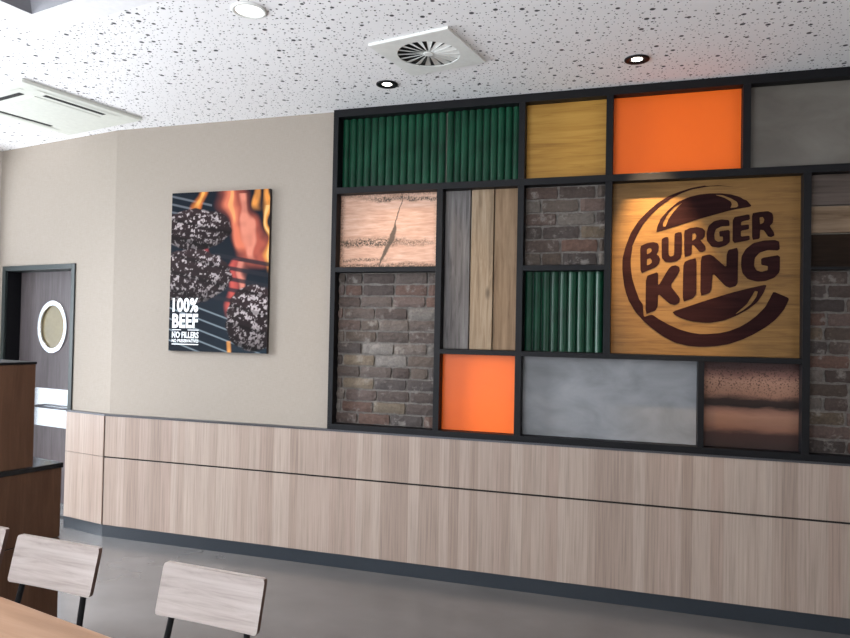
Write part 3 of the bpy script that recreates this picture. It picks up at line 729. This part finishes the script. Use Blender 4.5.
    for j in range(nv-1):
        for i in range(nu-1): b.faces.new((vs[j][i], vs[j][i+1], vs[j+1][i+1], vs[j+1][i]))
    o = g.go('print', 'artwork', po, loc=LP)
    ca = o.data.color_attributes.new('Col', 'FLOAT_COLOR', 'POINT')
    flat = np.concatenate([col, np.ones((nv, nu, 1))], -1).reshape(-1).astype(np.float32)
    ca.data.foreach_set('color', flat)
    return o
artwork()
def lettering(txt, x0, x1, z0, z1, bold, name='lettering'):
    cu = bpy.data.curves.new('txt', 'FONT'); cu.body = txt; cu.offset = bold; cu.extrude = 0.0005; cu.resolution_u = 3; cu.space_character = 1.0+bold*1.6
    ob = bpy.data.objects.new('txt', cu); C.objects.link(ob)
    bpy.context.view_layer.update()
    me = bpy.data.meshes.new_from_object(ob.evaluated_get(bpy.context.evaluated_depsgraph_get()))
    bpy.data.objects.remove(ob); bpy.data.curves.remove(cu)
    co = np.array([v.co[:] for v in me.vertices]); mn, mx = co.min(0), co.max(0)
    for v in me.vertices:
        x, y, z = v.co
        v.co = (x0+(x-mn[0])/(mx[0]-mn[0])*(x1-x0)-LP[0], YPo-0.0012-z*0.5-LP[1], z0+(y-mn[1])/(mx[1]-mn[1])*(z1-z0)-LP[2])
    me.materials.clear(); me.materials.append(M['print_white']); me.name = name
    o = bpy.data.objects.new(name, me); C.objects.link(o); o.parent = po
    return o
ux = lambda u: PX0+(PX1-PX0)*u
vz = lambda t: PZ1-(PZ1-PZ0)*t
lettering('100%', ux(0.035), ux(0.305), vz(0.755), vz(0.665), 0.035)
lettering('BEEF', ux(0.035), ux(0.305), vz(0.855), vz(0.765), 0.04)
lettering('NO FILLERS', ux(0.035), ux(0.315), vz(0.918), vz(0.878), 0.03)
lettering('NO PRESERVATIVES', ux(0.035), ux(0.315), vz(0.945), vz(0.925), 0.03)
g = G()
g.box(ux(0.035), ux(0.13), YPo-0.0015, YPo-0.0005, vz(0.869), vz(0.864)); g.box(ux(0.2), ux(0.315), YPo-0.0015, YPo-0.0005, vz(0.869), vz(0.864))
g.box(ux(0.035), ux(0.315), YPo-0.0015, YPo-0.0005, vz(0.960), vz(0.954))
g.go('printed_rule', 'print_white', po, loc=LP)

# ================================================================ CEILING FITTINGS
def downlight(x, y, rad, ringmat, lampmat, lr, label, watts, cone, aim=None):
    t = thing('downlight', label, 'ceiling light', (x, y, HC), 0, 'round downlights in the ceiling')
    g = G(); g.lathe([(rad, -0.0005), (rad, -0.006), (rad-0.006, -0.009), (rad-0.016, -0.008), (lr+0.004, -0.003), (lr+0.004, -0.0005)], 40)
    g.go('ring', ringmat, t, smooth=True)
    g = G(); g.lathe([(0, -0.0045), (lr*0.6, -0.004), (lr+0.004, -0.002), (lr+0.004, -0.0005), (0, -0.0005)], 32)
    g.go('lens', lampmat, t, smooth=True)
    d = bpy.data.lights.new('downlight_beam', 'SPOT'); d.energy = watts; d.spot_size = cone; d.spot_blend = 0.6; d.shadow_soft_size = 0.02
    d.color = (1.0, 0.70, 0.40)
    o = bpy.data.objects.new('downlight_beam', d); C.objects.link(o); o.location = (x, y, HC-0.015)
    if aim: d.spot_blend = 0.85
    if aim: o.rotation_euler = (Vector(aim)-o.location).to_track_quat('-Z', 'Y').to_euler()
    return t
downlight(-1.775, -1.445, 0.083, 'white', 'lamp_big', 0.060, 'large white-rimmed round downlight near the upper left of the ceiling', 6, 1.9)
downlight(-1.478, -0.373, 0.066, 'black', 'lamp', 0.026, 'small black-rimmed downlight in front of the green pole panels', 30, 1.42)
downlight(-0.021, -0.391, 0.066, 'black', 'lamp', 0.026, 'small black-rimmed downlight in front of the orange panel and the sign', 290, 0.60, (0.12, 0.06, 2.10))

# swirl vent
VA = -0.20
vc = (-1.092, -0.768)
vt = thing('swirl_vent', 'square white ceiling vent with a round swirl of blades', 'ceiling vent', (vc[0], vc[1], HC), VA)
hw = 0.233; rin = 0.168; zb = -0.024
def swap(g):  # prism is built in x,z: turn it flat
    g.bm.transform(Matrix(((1, 0, 0, 0), (0, 0, -1, 0), (0, 1, 0, 0), (0, 0, 0, 1))))
g = G(); g.prism([(-hw, -hw), (hw, -hw), (hw, hw), (-hw, hw)], 0.011, 0.015, [circ(0, 0, rin, rin, 48)]); swap(g)
g.bm.transform(Matrix(((1, 0, 0, 0), (0, 1, 0, 0), (0, 0, -1, 0), (0, 0, 0, 1))) if sum(v.co.z for v in g.bm.verts) > 0 else Matrix.Identity(4))
g.go('plate', 'white', vt)
g = G(); q = 0.006
for (a, b, c, d) in ((-hw, -hw+q, -hw, hw), (hw-q, hw, -hw, hw), (-hw+q, hw-q, -hw, -hw+q), (-hw+q, hw-q, hw-q, hw)): g.box(a, b, c, d, -0.011, -0.001)
g.go('rim', 'white', vt)
g = G(); g.lathe([(0, -0.001), (rin+0.012, -0.001), (rin+0.012, -0.003), (0, -0.003)], 40); g.go('dark_back', 'dark', vt)
for i in range(18):
    a = 2*math.pi*i/18
    g = G(); b = g.bm; r0, r1 = 0.026, rin+0.004
    w0, w1 = 0.0030, 0.017
    up_, dn = -0.0045, -0.0125   # the leading edge hangs lower
    ca, sa = math.cos(a), math.sin(a)
    def pt(r, w, z): return (r*ca-w*sa, r*sa+w*ca, z)
    q4 = [pt(r0, -w0, up_), pt(r1, -w1, up_), pt(r1, w1, dn), pt(r0, w0, dn)]
    q5 = [(x, y, z+0.0015) for x, y, z in q4]
    v4 = [b.verts.new(p_) for p_ in q4]; v5 = [b.verts.new(p_) for p_ in q5]
    b.faces.new(v4); b.faces.new(v5[::-1])
    for k in range(4): b.faces.new((v4[k], v4[(k+1) % 4], v5[(k+1) % 4], v5[k]))
    g.go('blade', 'white', vt)
g = G(); g.lathe([(0, -0.016), (0.024, -0.016), (0.028, -0.013), (0.028, -0.004), (0, -0.004)], 28); g.go('hub', 'white', vt)

# air conditioning cassette
AA = -0.215
ac = thing('air_conditioning_cassette', 'large ivory square air conditioning cassette in the ceiling over the door', 'air conditioner', (-3.947, -0.512, HC), AA)
hw = 0.43
g = G(); g.box(-hw, hw, -hw, hw, -0.024, -0.001, 0.004); g.go('fascia', 'acwhite', ac)
g = G()
g.box(-0.24, 0.24, -0.24, 0.24, -0.027, -0.0245, 0.001); gr = g.go('intake_grille', 'acwhite', ac)
for i in range(4):
    R4 = Matrix.Rotation(i*math.pi/2, 4, 'Z')
    if i == 2: continue
    g = G(); g.box(-0.215, 0.215, -0.325, -0.290, -0.0262, -0.0243); sl = g.go('air_slot', 'dark', ac, matrix=R4)
    g = G(); g.box(-0.30, 0.30, -0.372, -0.345, -0.027, -0.0263, 0.0002); g.go('louvre', 'acwhite', sl, matrix=R4)

# ================================================================ FURNITURE
# low cabinet with a black top and the taller unit on it
F0 = Vector((-2.69, -1.55, 0)); CA = -0.24
cab = thing('low_cabinet', 'low dark brown cabinet with a black top at the left edge', 'cabinet', F0, CA)
g = G(); g.box(-0.75, -0.006, -0.84, -0.006, 0.0, 0.553, 0.002); g.go('lower_door', 'counter', cab)
g = G(); g.box(-0.75, -0.006, -0.84, -0.006, 0.559, 0.895, 0.002); g.go('drawer_front', 'counter', cab)
g = G(); g.box(-0.745, -0.012, -0.835, -0.012, 0.5535, 0.5585); g.go('gap', 'groove', cab)
g = G(); g.box(-0.77, 0.0, -0.86, 0.0, 0.8955, 0.920, 0.003); g.go('cabinet_top', 'counter_top', cab)
T0 = MB.to_3x3() @ Vector((0, 0, 0))
tu = thing('tall_unit', 'dark brown box-shaped unit standing on the low cabinet at the left edge', 'cabinet', (-2.738, -1.685, 0.920), CA)
g = G(); g.box(-0.55, 0, -0.65, 0, 0.0005, 0.487, 0.002); g.go('body', 'counter', tu)
g = G(); g.box(-0.555, 0.004, -0.655, 0.004, 0.4875, 0.499, 0.002); g.go('edge_trim', 'black', tu)

# table
tb = thing('dining_table', 'dining table with a warm beech-coloured top at the lower left', 'table', (-1.9, -2.993, 0), -0.215)
g = G(); g.box(-0.75, 0.95, -0.42, 0.395, 0.722, 0.75, 0.004)
g.go('tabletop', 'tabletop', tb)
for sx in (-0.42, 0.6):
    g = G(); g.box(sx-0.22, sx+0.22, -0.22, 0.22, 0, 0.012, 0.003); fo = g
    g = G(); g.tube([(sx, 0, 0.012), (sx, 0, 0.721)], 0.035, 20); col_ = g.go('column', 'black', tb); fo.go('foot_plate', 'black', col_)

# chairs
def chair_root(label, x, y, rz):
    return thing('dining_chair', label, 'chair', (x, y, 0), rz, 'dining chairs with bleached wood backs')
def make_chair(label, x, y, rz):
    """origin under the middle of the backrest; the chair faces -y"""
    t = chair_root(label, x, y, rz)
    W_, H_, z0, lean = 0.202, 0.163, 0.640, 0.24
    g = G(); b = g.bm; nx, th = 12, 0.016; rows = []
    bev = 0.008
    prof = []
    def corner(cx, cz, a0, a1):
        return [(cx+bev*math.cos(a0+(a1-a0)*k/3), cz+bev*math.sin(a0+(a1-a0)*k/3)) for k in range(4)]
    def ypos(x, h): return math.tan(lean)*h - 0.022*(x/W_)**2*-1
    hs = [0, 0.004, 0.012, H_/2, H_-0.012, H_-0.004, H_]
    xs = [-W_, -W_+0.004, -W_+0.012] + [(-W_+0.012)+(2*W_-0.024)*k/10 for k in range(1, 10)] + [W_-0.012, W_-0.004, W_]
    def shape(x, h):
        # round the corners
        ex = max(0, abs(x)-(W_-0.012)); eh = max(0, h-(H_-0.012)) + max(0, 0.012-h)
        d = math.hypot(ex, eh)
        if d > 0.012:
            k = 0.012/d; x = math.copysign(W_-0.012+ex*k, x); h = (H_-0.012+eh*k) if h > H_/2 else 0.012-eh*k
        return x, h
    F_, B_ = [], []
    for h in hs:
        f, k2 = [], []
        for x_ in xs:
            xx, hh = shape(x_, h); yy = math.tan(lean)*hh - 0.007*(xx/W_)**2
            f.append(b.verts.new((xx, yy-th/2, z0+hh))); k2.append(b.verts.new((xx, yy+th/2, z0+hh)))
        F_.append(f); B_.append(k2)
    side = []
    for j in range(len(hs)-1):
        for i in range(len(xs)-1):
            b.faces.new((F_[j][i], F_[j][i+1], F_[j+1][i+1], F_[j+1][i])); b.faces.new((B_[j][i], B_[j+1][i], B_[j+1][i+1], B_[j][i+1]))
    def loop(R_): return R_[0] + [R_[j][-1] for j in range(1, len(hs))] + R_[-1][-2::-1] + [R_[j][0] for j in range(len(hs)-2, 0, -1)]
    la, lb_ = loop(F_), loop(B_)
    for i in range(len(la)): side.append(b.faces.new((la[i], la[(i+1) % len(la)], lb_[(i+1) % len(la)], lb_[i])))
    for f in side:
        f.normal_update()
        if abs(f.normal.x) > 0.6: f.material_index = 1
    o = g.go('backrest', 'bleached', t); o.data.materials.append(M['veneer_edge'])
    g = G(); b = g.bm
    g.box(-0.20, 0.20, -0.455, -0.060, 0.448, 0.466, 0.008)
    g.go('seat', 'bleached', t)
    for sx in (-1, 1):
        x0 = sx*0.150
        g = G(); g.tube([(sx*0.185, 0.05, 0.001), (sx*0.166, -0.034, 0.40), (sx*0.164, -0.034, 0.44), (x0, 0.011, z0+0.003), (x0, 0.031, z0+0.085)], 0.0105, 10)
        g.go('leg', 'black', t, smooth=True)
        g = G(); g.tube([(sx*0.185, -0.44, 0.001), (sx*0.17, -0.40, 0.436)], 0.0105, 10); g.go('leg', 'black', t, smooth=True)
    g = G()
    for sx in (-1, 1): g.tube([(sx*0.164, -0.034, 0.436), (sx*0.17, -0.40, 0.436)], 0.0095, 8)
    g.tube([(-0.164, -0.05, 0.436), (0.164, -0.05, 0.436)], 0.0095, 8); g.tube([(-0.17, -0.39, 0.436), (0.17, -0.39, 0.436)], 0.0095, 8)
    g.go('seat_frame', 'black', t, smooth=True)
    return t
def copy_chair(src, label, x, y, rz):
    r = src.copy(); C.objects.link(r); r.location = (x, y, 0); r.rotation_euler = (0, 0, rz); r['label'] = label
    for ch in list(src.children):
        c = ch.copy(); C.objects.link(c); c.parent = r
    return r
ch = make_chair('wooden-backed dining chair with black legs, between the brown cabinet and its right neighbour', -2.025, -2.262, -0.065)
copy_chair(ch, 'rightmost dining chair with a bleached wooden back, alone against the grey floor', -1.320, -2.325, -0.075)
copy_chair(ch, 'leftmost dining chair, only the end of its back in view by the brown cabinet', -2.525, -2.190, -0.12)
